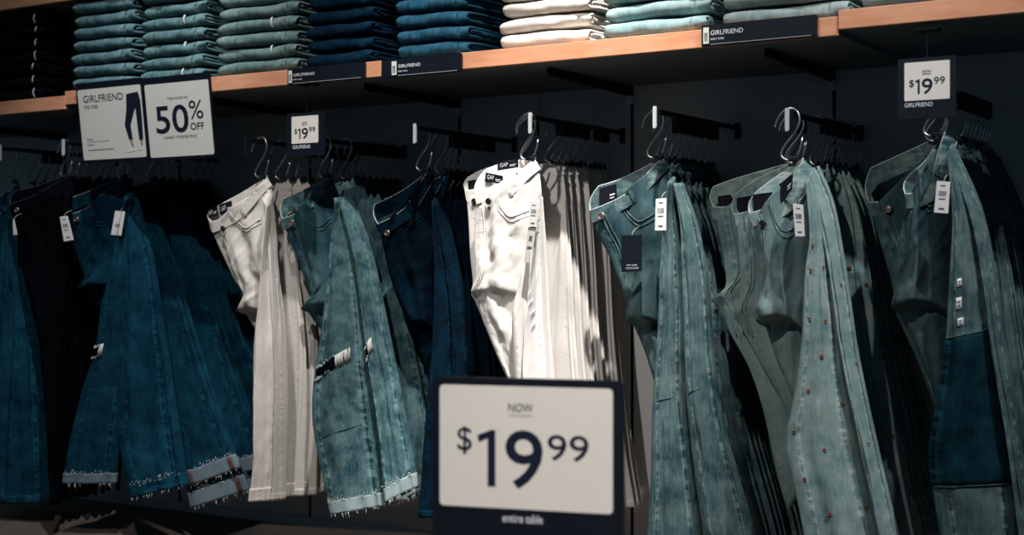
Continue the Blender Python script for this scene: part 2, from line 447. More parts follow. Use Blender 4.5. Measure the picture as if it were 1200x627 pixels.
# ------------------------------------------------------------------ shelf edge labels and hanging signs
def shelf_label(q, label, tx0, tx1, yy, ico, tail=None):
    (x0, yt0, yb0), (x1, yt1, yb1) = q
    Y = YS - .012
    a = P(x0, yb0, Y); a2 = P(x0, yt0, Y); b_ = P(x1, yb1, Y)
    wd = b_.x - a.x; h = a2.z - a.z; s = scale_at(x0, Y)
    t = thing('shelf_label', (a.x, Y, a.z), label, 'label', 'shelf edge labels')
    b = bmesh.new(); rounded_slab(b, wd, h, .008, .003); mesh_obj('holder', b, M['black'], t, False)
    b = bmesh.new(); rounded_slab(b, wd * .97, h * .86, .001, .001, wd * .015, h * .08, -.001); mesh_obj('insert', b, M['navy'], t, False)
    def lx(px): return PX(px, Y) - a.x
    b = bmesh.new(); box(b, (lx(ico[0]), -.0022, h * .12), (lx(ico[1]), -.001, h * .88), .0003); 
    ic = mesh_obj('pictogram', b, M['paper_cool'], t, False)
    b = bmesh.new(); c = (lx(ico[0]) + lx(ico[1])) / 2; hw = (lx(ico[1]) - lx(ico[0])) / 2
    for sg in (-1, 1):
        pts = [(c + sg * .0003, h * .62), (c + sg * hw * .55, h * .64), (c + sg * hw * .5, h * .22), (c + sg * hw * .15, h * .22)]
        if sg > 0: pts.reverse()
        poly_slab(b, pts, .0003, -.0026)
    mesh_obj('trousers_print', b, M['grey_ink'], ic, False)
    b = bmesh.new(); text_into(b, 'GIRLFRIEND', lx(tx0), lx(tx1), h * .5, h * .5 + yy, -.0016, .004)
    text_into(b, 'MID RISE', lx(tx0), lx(tx0) + (lx(tx1) - lx(tx0)) * .42, h * .27, h * .27 + yy * .42, -.0016, .006)
    mesh_obj('lettering', b, M['white_ink'], t, False)
    b = bmesh.new(); box(b, (lx(tx0), -.0022, h * .065), (wd * .96, -.0012, h * .085)); mesh_obj('insert_lip', b, M['tip'], t, False)
    if tail:
        b = bmesh.new(); rounded_slab(b, lx(tail), h * .96, .006, .002, wd - .004, h * .02, .001); mesh_obj('tail_plate', b, M['navy'], t, False)
shelf_label(((337, 81, 100), (427, 72, 94)), 'dark shelf-edge label left of the short bare wood piece', 344, 369, .0075, (338.5, 342.5))
shelf_label(((447, 71, 92), (540, 62, 86)), 'navy shelf-edge label under the bright blue folded stack', 467, 493, .0085, (459.5, 465))
shelf_label(((822, 30, 55), (957, 15, 44)), 'dark shelf-edge label under the pale stacks toward the right', 833, 871, .0105, (824.5, 831))

def hung_sign(name, label, corners, tilt, build, cat='sign', clipname='shelf_clip'):
    """corners: px of card TL, TR, BL; the card hangs from the shelf edge with its foot swung to the wall"""
    (tlx, tly), (trx, _), (blx, bly) = corners
    Y = YS - .014
    a = P(tlx, tly, Y); wd = PX(trx, Y) - a.x; s = scale_at(tlx, Y); h = (bly - tly) / s
    t = thing(name, a, label, cat, 'shelf hung signs'); t.rotation_euler = (tilt, 0, 0)
    build(t, wd, h)
    return t
def build_fit(t, wd, h):
    b = bmesh.new(); rounded_slab(b, wd + .014, h + .03, .004, .006, -.007, -h - .01, .001); mesh_obj('holder', b, M['black'], t, False)
    b = bmesh.new(); rounded_slab(b, wd, h, .001, .006, 0, -h, 0); mesh_obj('card', b, M['paper_cool'], t, False)
    X = lambda f: f * wd
    Z = lambda f: -f * h
    b = bmesh.new(); text_into(b, 'GIRLFRIEND', X(.085), X(.72), Z(.185), Z(.085), -.0006, .002)
    text_into(b, 'MID RISE', X(.09), X(.31), Z(.275), Z(.225), -.0006)
    mesh_obj('lettering', b, M['ink'], t, False)
    b = bmesh.new()
    for k, (wv, s_) in enumerate(((.10, 'Sizes'), (.36, 'See fitting for more styles'), (.11, 'here'))):
        text_into(b, s_, X(.085), X(.085 + wv), Z(.715 + .04 * k), Z(.69 + .04 * k), -.0006, .006)
    box(b, (X(.09), -.0007, Z(.862)), (X(.50), -.0003, Z(.856)))
    mesh_obj('small_print', b, M['grey_ink'], t, False)
    b = bmesh.new()
    pts = [(.775, .115), (.955, .095), (.985, .22), (.985, .48), (.975, .76), (.915, .76), (.905, .52), (.90, .32), (.885, .33), (.80, .55), (.815, .75), (.755, .745), (.71, .54), (.755, .33)]
    poly_slab(b, [(X(x), Z(z)) for x, z in reversed(pts)], .0003, -.0007)
    pr = mesh_obj('trousers_print', b, M['ink'], t, False)
    b = bmesh.new()
    for pts in ([(.765, .75), (.81, .755), (.825, .85), (.79, .84)], [(.925, .765), (.965, .765), (.965, .83), (.935, .83)]):
        b = bmesh.new(); poly_slab(b, [(X(x), Z(z)) for x, z in reversed(pts)], .0003, -.0007)
        mesh_obj('ankle_print', b, M['skin'], pr, False)
    for pts in ([(.69, .90), (.83, .88), (.85, .905), (.72, .925)], [(.88, .88), (.95, .885), (.95, .90), (.90, .90)]):
        b = bmesh.new(); poly_slab(b, [(X(x), Z(z)) for x, z in reversed(pts)], .0003, -.0007)
        mesh_obj('shoe_print', b, M['white_ink'], pr, False)
def build_pct(t, wd, h):
    b = bmesh.new(); rounded_slab(b, wd + .014, h + .03, .004, .006, -.007, -h - .01, .001); mesh_obj('holder', b, M['black'], t, False)
    b = bmesh.new(); rounded_slab(b, wd, h, .001, .006, 0, -h, 0); mesh_obj('card', b, M['paper_cool'], t, False)
    X = lambda f: f * wd
    Z = lambda f: -f * h
    b = bmesh.new()
    text_into(b, 'TAKE AN EXTRA', X(.345), X(.67), Z(.225), Z(.195), -.0006, .004)
    text_into(b, '50', X(.135), X(.655), Z(.68), Z(.30), -.0006, .012)
    text_into(b, '%', X(.675), X(.89), Z(.51), Z(.26), -.0006, .0)
    text_into(b, 'OFF', X(.675), X(.885), Z(.655), Z(.56), -.0006, .01)
    text_into(b, 'LOWEST TICKETED PRICE', X(.245), X(.765), Z(.755), Z(.72), -.0006, .004)
    mesh_obj('lettering', b, M['ink'], t, False)
hung_sign('hanging_sign', 'white hanging card reading GIRLFRIEND with printed dark trousers', ((90.5, 106), (164, 100), (96, 188)), math.radians(7), build_fit)
hung_sign('hanging_sign', 'white hanging card reading 50% OFF', ((169, 100), (243.5, 95), (174.5, 185)), math.radians(7), build_pct)
def price_sign(hold, card, cap, label, Y, gtext, link=True):
    a = P(hold[0], hold[3], Y); wd = PX(hold[2], Y) - a.x; s = scale_at((hold[0] + hold[2]) / 2, Y); h = (hold[3] - hold[1]) / s
    t = thing('price_sign', a, label, 'sign', 'small price signs')
    b = bmesh.new(); rounded_slab(b, wd, h, .006, .003); mesh_obj('holder', b, M['navy'], t, False)
    lx = lambda p: PX(p, Y) - a.x
    lz = lambda p: (hold[3] - p) / s
    x0, x1 = lx(card[0]), lx(card[2]); z0, z1 = lz(card[3]), lz(card[1]); cw = x1 - x0; ch = z1 - z0
    b = bmesh.new(); rounded_slab(b, cw, ch, .001, .002, x0, z0, -.001); mesh_obj('card', b, M['paper'], t, False)
    b = bmesh.new(); X = lambda f: x0 + f * cw
    Z = lambda f: z1 - f * ch
    text_into(b, 'NOW', X(.40), X(.60), Z(.285), Z(.22), -.0016, .006); 
    box(b, (X(.40), -.0017, Z(.325)), (X(.60), -.0013, Z(.315)))
    text_into(b, '$', X(.11), X(.22), Z(.66), Z(.45), -.0016)
    one_into(b, X(.245), X(.345), Z(.83), Z(.45), -.0016); text_into(b, '9', X(.39), X(.63), Z(.84), Z(.44), -.0016, .006)
    text_into(b, '99', X(.66), X(.90), Z(.60), Z(.415), -.0016)
    mesh_obj('lettering', b, M['ink'], t, False)
    b = bmesh.new(); text_into(b, 'GIRLFRIEND', lx(gtext[0]), lx(gtext[2]), lz(gtext[3]), lz(gtext[1]), -.0008, .002); mesh_obj('caption', b, M['white_ink'], t, False)
    b = bmesh.new(); zt = zb - a.z
    tube(b, [(wd * .5, .004, h - .006), (wd * .5, .004, zt - .002)], .0012, 6); box(b, (wd * .3, .001, zt - .006), (wd * .7, .03, zt - .001), .0008)
    mesh_obj('hanging_wire', b, M['black'], t, False)
price_sign((336, 133, 380, 184), (342, 137, 373, 169), None, 'small $19.99 price sign between the white and ripped jeans', YS + .006, (343, 171, 364, 175))
price_sign((1052, 69, 1120, 140), (1060, 74, 1113, 119), None, 'navy $19.99 price sign above the patched jeans', YS + .006, (1060, 121.5, 1093, 126.5))
# pale strip standing in for a sliver of light on the wall
b = bmesh.new(); poly_slab(b, [(0, 0), (.017, 0), (.010, .085), (.002, .095)], .002); a = P(629.5, 138, -.006)
o = mesh_obj('light_sliver_strip', b, plain('beige strip', srgb(205, 190, 170), .8), None, False, a)
tag(o, 'narrow pale strip imitating a light sliver on wall behind the centre white peg', 'strip')

# ------------------------------------------------------------------ hangers and display arms
HK = [(-21, 39), (-19, 46), (-14, 53), (-7, 58.5), (1, 59), (7, 53), (8.5, 43), (4, 32), (-4, 22), (-11, 13), (-14, 5), (-11, 0), (-4, -2), (3, 0), (8, 7), (11, 17), (12, 23)]
HS = 1 / 533.0
hook_pts = [Vector((x * HS, 0, z * HS)) for x, z in HK]
bm = bmesh.new(); tube(bm, catmull(hook_pts, 44), .0028, 7)
bmesh.ops.create_uvsphere(bm, u_segments=8, v_segments=6, radius=.003, matrix=Matrix.Translation(hook_pts[0]))
bmesh.ops.create_uvsphere(bm, u_segments=8, v_segments=6, radius=.003, matrix=Matrix.Translation(hook_pts[-1]))
HOOK_ME = bpy.data.meshes.new('hanger_wire'); bm.to_mesh(HOOK_ME); bm.free(); HOOK_ME.materials.append(M['steel'])
for p in HOOK_ME.polygons: p.use_smooth = True
bm = bmesh.new(); box(bm, (-.010, -.005, -.006), (.014, .005, .004), .002); box(bm, (.006, -.004, -.010), (.013, .004, .010), .002)
GRIP_ME = bpy.data.meshes.new('hanger_grip'); bm.to_mesh(GRIP_ME); bm.free(); GRIP_ME.materials.append(M['dark_steel'])
bm = bmesh.new(); box(bm, (.004, -.007, .066), (.024, .007, .103), .002)
CAP_ME = bpy.data.meshes.new('size_cap'); bm.to_mesh(CAP_ME); bm.free(); CAP_ME.materials.append(M['dark_steel'])
PEAK = 58.0 * HS
ARM_Y = -.485
def hanger(loc, label, group, rz, cap=False):
    o = bpy.data.objects.new('hook_hanger', None); COL.objects.link(o); o.location = loc; o.rotation_euler = (0, 0, rz)
    tag(o, label, 'hanger', group)
    for nm, me in (('hook_wire', HOOK_ME), ('grip', GRIP_ME)) + ((('size_cap', CAP_ME),) if cap else ()):
        c = bpy.data.objects.new(nm, me); COL.objects.link(c); c.parent = o
    return o
def arm(x, z, label, tipmat='tip'):
    t = thing('face_out_rail', (x, 0, z), label, 'rail', 'face-out rails')
    b = bmesh.new(); box(b, (-.004, ARM_Y, -.012), (.004, -.006, 0), .001); mesh_obj('rail_tube', b, M['dark_steel'], t, False)
    b = bmesh.new(); rounded_slab(b, .0085, .052, .005, .004, -.0045, -.046, ARM_Y - .005); mesh_obj('end_tip', b, M[tipmat], t, False)
    b = bmesh.new(); box(b, (-.008, -.007, -.035), (.008, -.001, .008), .002); mesh_obj('wall_plate', b, M['dark_steel'], t, False)

# ------------------------------------------------------------------ hanging jeans
class Loft:
    """closed cloth tube between a left and a right outline; depth = centre of the tube along y"""
    def __init__(s, L, R_, Y, t, org, nv=56, nu=20, folds=(), crumple=.003, seed=0, YL=None, stretch=(3, 7), nar=0, vt=0, vtr=None, step=0, cr=None, rid=0, bead=0):
        s.rid = rid; s.bead = bead
        YL = Y if YL is None else YL
        def lay(pts, y0, vt):
            d = [0]
            for (a, b_), (c, e) in zip(pts, pts[1:]): d.append(d[-1] + math.hypot(c - a, e - b_))
            return catmull([P(x, y, y0 + vt * q / d[-1]) for (x, y), q in zip(pts, d)], nv + 1)
        s.L = lay(L, YL, vt); s.R = lay(R_, Y, vt if vtr is None else vtr)
        if nar: s.L = [a.lerp(b_, nar) for a, b_ in zip(s.L, s.R)]
        s.step = step; s.vc = None
        if cr is not None:
            d = [0]
            for (a, b_), (c, e) in zip(L, L[1:]): d.append(d[-1] + math.hypot(c - a, e - b_))
            s.vc = d[cr] / d[-1]
        s.Y, s.t, s.org, s.nv, s.nu, s.folds, s.cr, s.seed, s.st = Y, t, Vector(org), nv, nu, folds, crumple, seed, stretch
    def _at(s, arr, v):
        q = min(max(v, 0), 1) * s.nv; i = min(int(q), s.nv - 1); return arr[i].lerp(arr[i + 1], q - i)
    def pt(s, c, v, back=False, off=0):
        l, r = s._at(s.L, v), s._at(s.R, v)
        wd = (r - l).length
        p = l.lerp(r, c)
        win = max(0, math.sin(PI * c))
        t = min(s.t, wd * .42)
        d = (t + off) * win ** .55
        if off: d = t * win ** .55 + off
        y = p.y - d if not back else p.y + d * .8
        if not back or True:
            f = 0
            for (A, k, ph, dr, v0, v1) in s.folds:
                wv = min(1, max(0, (v - v0) / .15)) * min(1, max(0, (v1 - v) / .15)) if (v0 > 0 or v1 < 1) else 1
                f += A * wv * math.sin(2 * PI * (k * c + ph + dr * v))
            f += s.cr * noise.noise(Vector((c * s.st[0] + s.seed, v * s.st[1], s.seed * 1.7))) * 1.6
            f += s.cr * .5 * noise.noise(Vector((c * s.st[0] * 2.6 - s.seed, v * s.st[1] * 3, 4 + s.seed)))
            if s.rid:
                a_ = c * .55 + v * 2.4; b_ = c * 1.6 - v * .7
                rg = 1 - abs(noise.noise(Vector((a_ * 3.1 + s.seed, b_ * .9, s.seed * .7)))) * 1.6
                f -= s.rid * max(0, rg) ** 5
                rg = 1 - abs(noise.noise(Vector((a_ * 6.3 - s.seed, b_ * 1.7, 3 + s.seed)))) * 1.6
                f -= s.rid * .5 * max(0, rg) ** 5
            y += f * win ** .6
            if s.bead and not back: y += s.bead * (.7 * math.exp(-((c - .83) / .04) ** 2) - math.exp(-((c - .94) / .035) ** 2))
        if s.vc is not None:
            # the seat ends in a rolled crotch edge; below it the inner leg lies further back
            q = (v - s.vc - .16 * c * c) / .028
            sm = min(1, max(0, q)); sm = sm * sm * (3 - 2 * sm)
            y += s.step * sm * (1 - .5 * c) - (s.step * .14) * math.exp(-((q + 1.3) / 1.5) ** 2) * (1 - c) * min(1, c * 6)
        return Vector((p.x, y, p.z)) - s.org
    def mesh(s, name, mat, parent, v0=0, v1=1, off=0, c0=0, c1=1, nv=None, back=True, jag=0):
        b = bmesh.new(); uvl = b.loops.layers.uv.new('UVMap')
        nv = nv or max(3, int(s.nv * (v1 - v0))); nu = s.nu
        rows = []
        full = (c0 == 0 and c1 == 1) and back
        for j in range(nv + 1):
            v = v0 + (v1 - v0) * j / nv; row = []
            for i in range(nu + 1):
                c = .5 - .5 * math.cos(PI * i / nu) if full else i / nu
                c = c0 + (c1 - c0) * c
                vv = v + (jag * noise.noise(Vector((c * 30, s.seed, 2))) if j == nv else 0)
                row.append((b.verts.new(s.pt(c, vv, False, off)), c, v))
            if full:
                for i in range(nu - 1, 0, -1):
                    c = .5 - .5 * math.cos(PI * i / nu)
                    row.append((b.verts.new(s.pt(c, v, True, off)), c, v))
            else:
                for i in range(nu, -1, -1):
                    c = c0 + (c1 - c0) * i / nu
                    row.append((b.verts.new(s.pt(c, v, False, off - .0025)), c, v))
            rows.append(row)
        n = len(rows[0])
        for j in range(nv):
            for i in range(n):
                a, q, r_, d = rows[j][i], rows[j][(i + 1) % n], rows[j + 1][(i + 1) % n], rows[j + 1][i]
                try: f = b.faces.new((a[0], d[0], r_[0], q[0]))
                except ValueError: continue
                for lp, w_ in zip(f.loops, (a, d, r_, q)): lp[uvl].uv = (w_[1], w_[2])
        for row in (rows[0], rows[-1]):
            try: b.faces.new([w_[0] for w_ in row])
            except ValueError: pass
        bmesh.ops.recalc_face_normals(b, faces=b.faces)
        return mesh_obj(name, b, mat, parent)
    def line(s, pts, n=16, off=.002):
        return [s.pt(p.x, p.y, False, off) for p in catmull([Vector((c, v, 0)) for c, v in pts], n)]

def waistband(spec, Yc, org, kind, parent, depth, h=.030, YL=None, nar=0):
    """one closed band: front edge from fly to hook, back edge from hook to fly, both in world space"""
    YL = Yc if YL is None else YL
    def fan(pts):
        a, c = pts[0][0], pts[-1][0]
        return catmull([P(x, y, YL + (Yc - YL) * (x - a) / (c - a)) for x, y in pts], 20)
    F, B = fan(spec['F']), fan(spec['B'])
    if nar:
        F = [F[19].lerp(q, 1 - nar) if False else catmull(F, 60)[int(nar * 59 + (59 - nar * 59) * i / 19)] for i, q in enumerate(F)]
        B = [catmull(B, 60)[int(nar * 59 + (59 - nar * 59) * i / 19)] for i, q in enumerate(B)]
    path = []; hh = []
    def dep(f): return depth * (math.sin(PI * min(1, f * .92 + .08)) ** .6)
    for i, p in enumerate(F):
        f = i / 19; path.append(Vector((p.x, p.y - dep(f) * .8, p.z))); hh.append(h)
    for i, p in enumerate(reversed(B)):
        f = 1 - i / 19; path.append(Vector((p.x, p.y + dep(f), p.z))); hh.append(h * 1.35)
    # rounded turn at the fly end
    a, c = path[-1], path[0]
    for k in (1, 2, 3):
        f = k / 4; m = a.lerp(c, f); m.x -= .010 * math.sin(PI * f); path.append(m); hh.append(h * (1.35 * (1 - f) + f))
    n = len(path); b = bmesh.new(); uvl = b.loops.layers.uv.new('UVMap')
    rings = []; th_ = .0045; dvs = []
    def down(arr, k):
        t = arr[min(k + 2, 19)] - arr[max(k - 2, 0)]
        q = Vector((t.z, 0, -t.x)).normalized()
        return (q * .8 + Vector((.12, 0, -.4))).normalized()
    for i in range(20): dvs.append(down(F, i))
    for i in range(20): dvs.append(down(B, 19 - i))
    for k in (1, 2, 3): dvs.append(dvs[39].lerp(dvs[0], k / 4).normalized())
    for i in range(n):
        p = path[i]; t = path[(i + 1) % n] - path[(i - 1) % n]; t = t.normalized() if t.length > 0 else Vector((1, 0, 0))
        dv = dvs[i]
        nm = t.cross(dv); nm = nm.normalized() if nm.length > 1e-6 else Vector((0, 1, 0))
        H = hh[i]
        rings.append([p + nm * th_ / 2, p - nm * th_ / 2, p + dv * H - nm * th_ / 2, p + dv * H + nm * th_ / 2])
    vr = [[b.verts.new(q - org) for q in r_] for r_ in rings]
    for i in range(n):
        for k in range(4):
            A = (vr[i][k], vr[i][(k + 1) % 4], vr[(i + 1) % n][(k + 1) % 4], vr[(i + 1) % n][k])
            f = b.faces.new(A)
            for lp, uvv in zip(f.loops, ((i / n, 0), (i / n, 1), ((i + 1) / n, 1), ((i + 1) / n, 0))): lp[uvl].uv = uvv
    bmesh.ops.recalc_face_normals(b, faces=b.faces)
    wb = mesh_obj('waistband', b, dmat(kind, 'trim'), parent, sharp=38)
    b = bmesh.new(); tube(b, [(r_[0] + r_[1]) / 2 - org for r_ in rings], .0021, 6, closed=True)
    e = mesh_obj('worn_edge', b, dmat(kind, 'edge'), wb); e['label'] = 'pale rubbed top edge'
    b = bmesh.new(); tube(b, [(r_[2] + r_[3]) / 2 - org for r_ in rings[:20]], .0013, 5)
    mesh_obj('lower_seam', b, dmat(kind, 'edge'), wb)
    return wb, rings

def quad_card(parent, name, pts, Y, org, mat, t=.0012, label=None):
    q = [P(x, y, Y) - org for x, y in pts]
    b = bmesh.new()
    f = [b.verts.new(v) for v in q]; k = [b.verts.new(v + Vector((0, t, 0))) for v in q]
    b.faces.new(f); b.faces.new(list(reversed(k)))
    for i in range(4): b.faces.new((f[i], k[i], k[(i + 1) % 4], f[(i + 1) % 4]))
    o = mesh_obj(name, b, mat, parent, False)
    if label: o['label'] = label
    return o
def card_marks(parent, pts, Y, org, mat, style):
    """barcode and lines printed on a tag whose corners are TL,TR,BR,BL in px"""
    TL, TR, BR, BL = [P(x, y, Y) - org for x, y in pts]
    b = bmesh.new()
    def at(u, v): return (TL.lerp(TR, u)).lerp(BL.lerp(BR, u), v) + Vector((0, -.0006, 0))
    def bar(u0, u1, v0, v1): b.faces.new([b.verts.new(at(u, v)) for u, v in ((u0, v0), (u0, v1), (u1, v1), (u1, v0))])
    if style == 'bar':
        u = .2
        while u < .8:
            wv = random.choice((.03, .05, .07)); bar(u, u + wv, .30, .46); u += wv + random.choice((.03, .05))
        bar(.3, .7, .12, .15); bar(.25, .75, .54, .57); bar(.3, .72, .84, .89)
    elif style == 'logo': 
        for u in (.28, .44, .60): bar(u, u + .10, .52, .66); 
    elif style == 'small':
        bar(.3, .7, .25, .4); bar(.2, .8, .55, .62)
    mesh_obj('print', b, mat, parent, False)

def make_pair(org, Yf, kind, spec, full, seed, nar=0):
    """one pair of jeans hung by its side seam: hip panel, waistband and two legs"""
    root = bpy.data.objects.new('jeans', None); COL.objects.link(root); root.location = org
    hipT = .018 if full else .005 if nar else .008; legT = .017 if full else .004
    dleg = [-.024, -.008] if full else [-.009, -.001]
    dlegL = [-.082, -.050] if full else [-.011, -.004]
    yh = Yf + (.004 if full else .006); yl = yh - (.034 if full else .003 if nar else .007)
    hip = Loft(spec['hipL'], spec['hipR'], yh, hipT, org, 90 if full else 50, 40 if full else 22, spec.get('hfold', ((.004, 1.6, seed, .8, 0, 1), (.003, 2.6, seed * 2, -1.2, 0, 1))) if full else (), spec.get('crumple', .008) if full else .001 if nar else .0035, seed, YL=yl, stretch=spec.get('hst', (3.2, 5)), nar=nar, vt=spec.get('tilt', .035) if full else -.02, vtr=.004 if full else -.02, step=spec.get('step', .036) if full else .010 if not nar else 0, cr=spec.get('cr'), rid=.0045 if full else 0 if nar else .0025)
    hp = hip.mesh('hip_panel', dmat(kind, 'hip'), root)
    wb, rings = waistband(spec, yh, org, kind, root, .020 if full else .004, YL=yl, nar=nar)
    if spec.get('button') and not nar:
        c = P(spec['button'][0], spec['button'][1], yl - (.016 if full else .008)) - org
        b = bmesh.new(); bmesh.ops.create_uvsphere(b, u_segments=14, v_segments=8, radius=.0085, matrix=Matrix.Translation(c) @ Matrix.Diagonal((1, .35, 1, 1)))
        tube(b, [c + Vector((.007 * math.cos(a), -.0028, .007 * math.sin(a))) for a in [2 * PI * q / 14 for q in range(14)]], .0012, 5, closed=True)
        mesh_obj('button', b, M['dark_button'] if kind in ('cream', 'white', 'light') else M['brass'], wb)
    if not full and not nar:
        b = bmesh.new(); tube(b, hip.line([(.16, .02), (.17, .2), (.13, .33), (.06, .44)], 18, .0012), .0016, 5); tube(b, hip.line([(.22, .02), (.23, .2), (.18, .34), (.08, .46)], 18, .0012), .0012, 5)
        mesh_obj('fly_seam', b, dmat(kind, 'trim'), root)
    if full:
        # fly seam, pocket edge, belt loops
        b = bmesh.new(); tube(b, hip.line([(.16, .02), (.17, .2), (.13, .33), (.06, .44)], 18, .0012), .0016, 5); tube(b, hip.line([(.21, .02), (.22, .2), (.17, .34), (.07, .46)], 18, .0012), .0012, 5)
        mesh_obj('fly_seam', b, dmat(kind, 'trim'), root)
        b = bmesh.new(); tube(b, hip.line([(.42, .015), (.46, .09), (.60, .16), (.85, .17)], 16, .0015), .0017, 5); tube(b, hip.line([(.40, .02), (.44, .105), (.60, .18), (.85, .19)], 16, .0015), .0012, 5)
        mesh_obj('pocket_edge', b, dmat(kind, 'trim'), root)
        for idx in (10,):
            q = rings[idx]; mid = (q[0] + q[1]) / 2 - org; bot = (q[2] + q[3]) / 2 - org
            ax = (bot - mid).normalized(); sd = Vector((ax.z, 0, -ax.x)) * .0042
            b = bmesh.new(); prev = None
            for f, dy in ((-.10, .0), (-.08, -.006), (.3, -.0085), (.8, -.0085), (1.12, -.006), (1.15, 0)):
                p = mid.lerp(bot, f) + Vector((0, dy, 0))
                cur = [b.verts.new(p - sd), b.verts.new(p + sd), b.verts.new(p + sd + Vector((0, .002, 0))), b.verts.new(p - sd + Vector((0, .002, 0)))]
                if prev:
                    for k in range(4): b.faces.new((prev[k], prev[(k + 1) % 4], cur[(k + 1) % 4], cur[k]))
                prev = cur
            bmesh.ops.recalc_face_normals(b, faces=b.faces)
            mesh_obj('belt_loop', b, dmat(kind, 'trim'), root, False)
    for pts in (spec.get('labels', ()) if not nar else ()):
        Yl = yl + (.0015 if full else .0025)
        lb = quad_card(root, 'woven_label', pts, Yl - .004, org, M['label'], .002, 'black label inside the waistband')
        TL, TR, BR, BL = [P(x, y, Yl - .0046) - org for x, y in pts]
        if full:
            b = bmesh.new()
            def at(u, v): return (TL.lerp(TR, u)).lerp(BL.lerp(BR, u), v)
            if spec.get('word', True):
                tmp = bmesh.new(); text_into(tmp, 'GAP', .12, .5, .35, .8, 0)
                for f in tmp.faces: b.faces.new([b.verts.new(at(v.co.x, 1 - v.co.z)) for v in f.verts])
                tmp.free()
            for u0, u1, v0, v1 in ((.6, .9, .5, .58), (.6, .85, .68, .74)):
                b.faces.new([b.verts.new(at(u, v)) for u, v in ((u0, v0), (u0, v1), (u1, v1), (u1, v0))])
            mesh_obj('woven_words', b, M['white_ink'], lb, False)
    legs = []
    for k, lg in enumerate(spec['legs']):
        Yl = Yf + dleg[min(k, 1)] + .004
        fo = lg.get('folds', ((.004, 1.5, seed + k * .4, .35, 0, 1), (.002, 3.2, seed * 3 + k, -.5, 0, 1))) if full else ((.0012, 1.5, seed, .3, 0, 1),)
        lf = Loft(lg['L'], lg['R'], Yl, legT, org, 96 if full else 48, 34 if full else 22, fo, .0045 if full else .0009, seed + 5 * k, YL=Yf + dlegL[min(k, 1)], stretch=(2.2, 9), vt=-.035, rid=.0022 if full else 0, bead=.006 if full else .0028)
        lo = lf.mesh('leg', dmat(kind, 'leg'), root, jag=.004)
        legs.append((lf, lo))
        cf = lg.get('cuff')
        if cf:
            v0, role = cf
            lf.mesh('turned_cuff', dmat(kind, role), lo, v0, 1.0, .0035, jag=.01, nv=6)
            if lg.get('fray'):
                b = bmesh.new()
                for q in range(34):
                    c = random.uniform(.04, .96); p = lf.pt(c, v0 + random.uniform(-.006, .006), False, .004)
                    dr = Vector((random.uniform(-.006, .006), random.uniform(-.003, 0) if full else 0, random.uniform(-.004, .010)))
                    tube(b, [p, p + dr * .5 + Vector((0, -.001, 0)), p + dr], .0007, 4)
                for q in range(14):
                    c = random.uniform(.02, .98); p = lf.pt(c, 1.0, False, .003)
                    dr = Vector((random.uniform(-.006, .006), 0, random.uniform(-.016, -.003)))
                    tube(b, [p, p + dr * .5, p + dr], .0007, 4)
                fr = mesh_obj('frayed_edge', b, M['thread'], lo); fr['kind'] = 'stuff'
            for c0, c1 in lg.get('tape', ()):
                lf.mesh('seam_tape', M['dusty'], lo, v0 + .004, 1.0, .0055, c0, c1, nv=4)
        else:
            lf.mesh('hem', dmat(kind, 'trim'), lo, .975, 1.0, .0015, nv=3)
        for (c0, c1, v0, v1) in (lg.get('rips', ()) if full else ()):
            # slit knee: dark opening with pale frayed bundles at its ends
            b = bmesh.new(); up = []; lw = []
            for q in range(13):
                f = q / 12; c = c0 + (c1 - c0) * f; v = v0 + (v1 - v0) * f; hv = .019 * math.sin(PI * min(1, f * .9 + .08)) ** .5 * (1 + .3 * math.sin(q * 2.1))
                up.append(b.verts.new(lf.pt(c, v - hv, False, .002))); lw.append(b.verts.new(lf.pt(c, v + hv, False, .002)))
            for q in range(12): b.faces.new((up[q], lw[q], lw[q + 1], up[q + 1]))
            rp = mesh_obj('knee_rip', b, dmat('black', 'leg'), lo); rp['label'] = 'torn hole in the knee'
            b = bmesh.new()
            for q in range(70):
                f = random.choice((random.uniform(0, .16), random.uniform(.66, 1.0), random.uniform(0, 1)))
                c = c0 + (c1 - c0) * f; v = v0 + (v1 - v0) * f
                s_ = random.choice((-1, 1)); edge = s_ * .019
                if f > .62:
                    a_ = lf.pt(c, v - .022, False, .003); z_ = lf.pt(c + random.uniform(-.02, .03), v + .02, False, .0035)
                    tube(b, [a_, a_.lerp(z_, .5) + Vector((0, -.002, 0)), z_], .0012, 4)
                else:
                    a_ = lf.pt(c, v + edge, False, .003); z_ = lf.pt(c + random.uniform(-.05, .05), v + edge * random.uniform(.7, 1.35), False, .0045)
                    tube(b, [a_, a_.lerp(z_, .5) + Vector((0, -.002, 0)), z_], .0010, 4)
            tt = mesh_obj('torn_threads', b, M['thread'], lo); tt['kind'] = 'stuff'
        if lg.get('patch'):
            (v0, v1) = lg['patch']
            po = lf.mesh('fabric_patch', M['patch'], lo, v0, v1, .0022, nv=24); po['label'] = 'dark denim patch sewn across the leg'
            for vv in (v0, v1):
                b = bmesh.new(); tube(b, lf.line([(.02, vv), (.5, vv), (.98, vv)], 14, .0030), .0011, 5)
                mesh_obj('patch_stitching', b, dmat(kind, 'trim'), po)
        if lg.get('flowers'):
            b = bmesh.new()
            for c, v in lg['flowers']:
                p = lf.pt(c, v, False, .0015)
                for a in range(5):
                    an = a * 2 * PI / 5 + c * 9
                    bmesh.ops.create_icosphere(b, subdivisions=1, radius=.0022, matrix=Matrix.Translation(p + Vector((.0032 * math.cos(an), 0, .0032 * math.sin(an)))))
            fl_ = mesh_obj('flower_embroidery', b, M['flower'], lo); fl_['label'] = 'small scattered copper flowers'; fl_['kind'] = 'stuff'
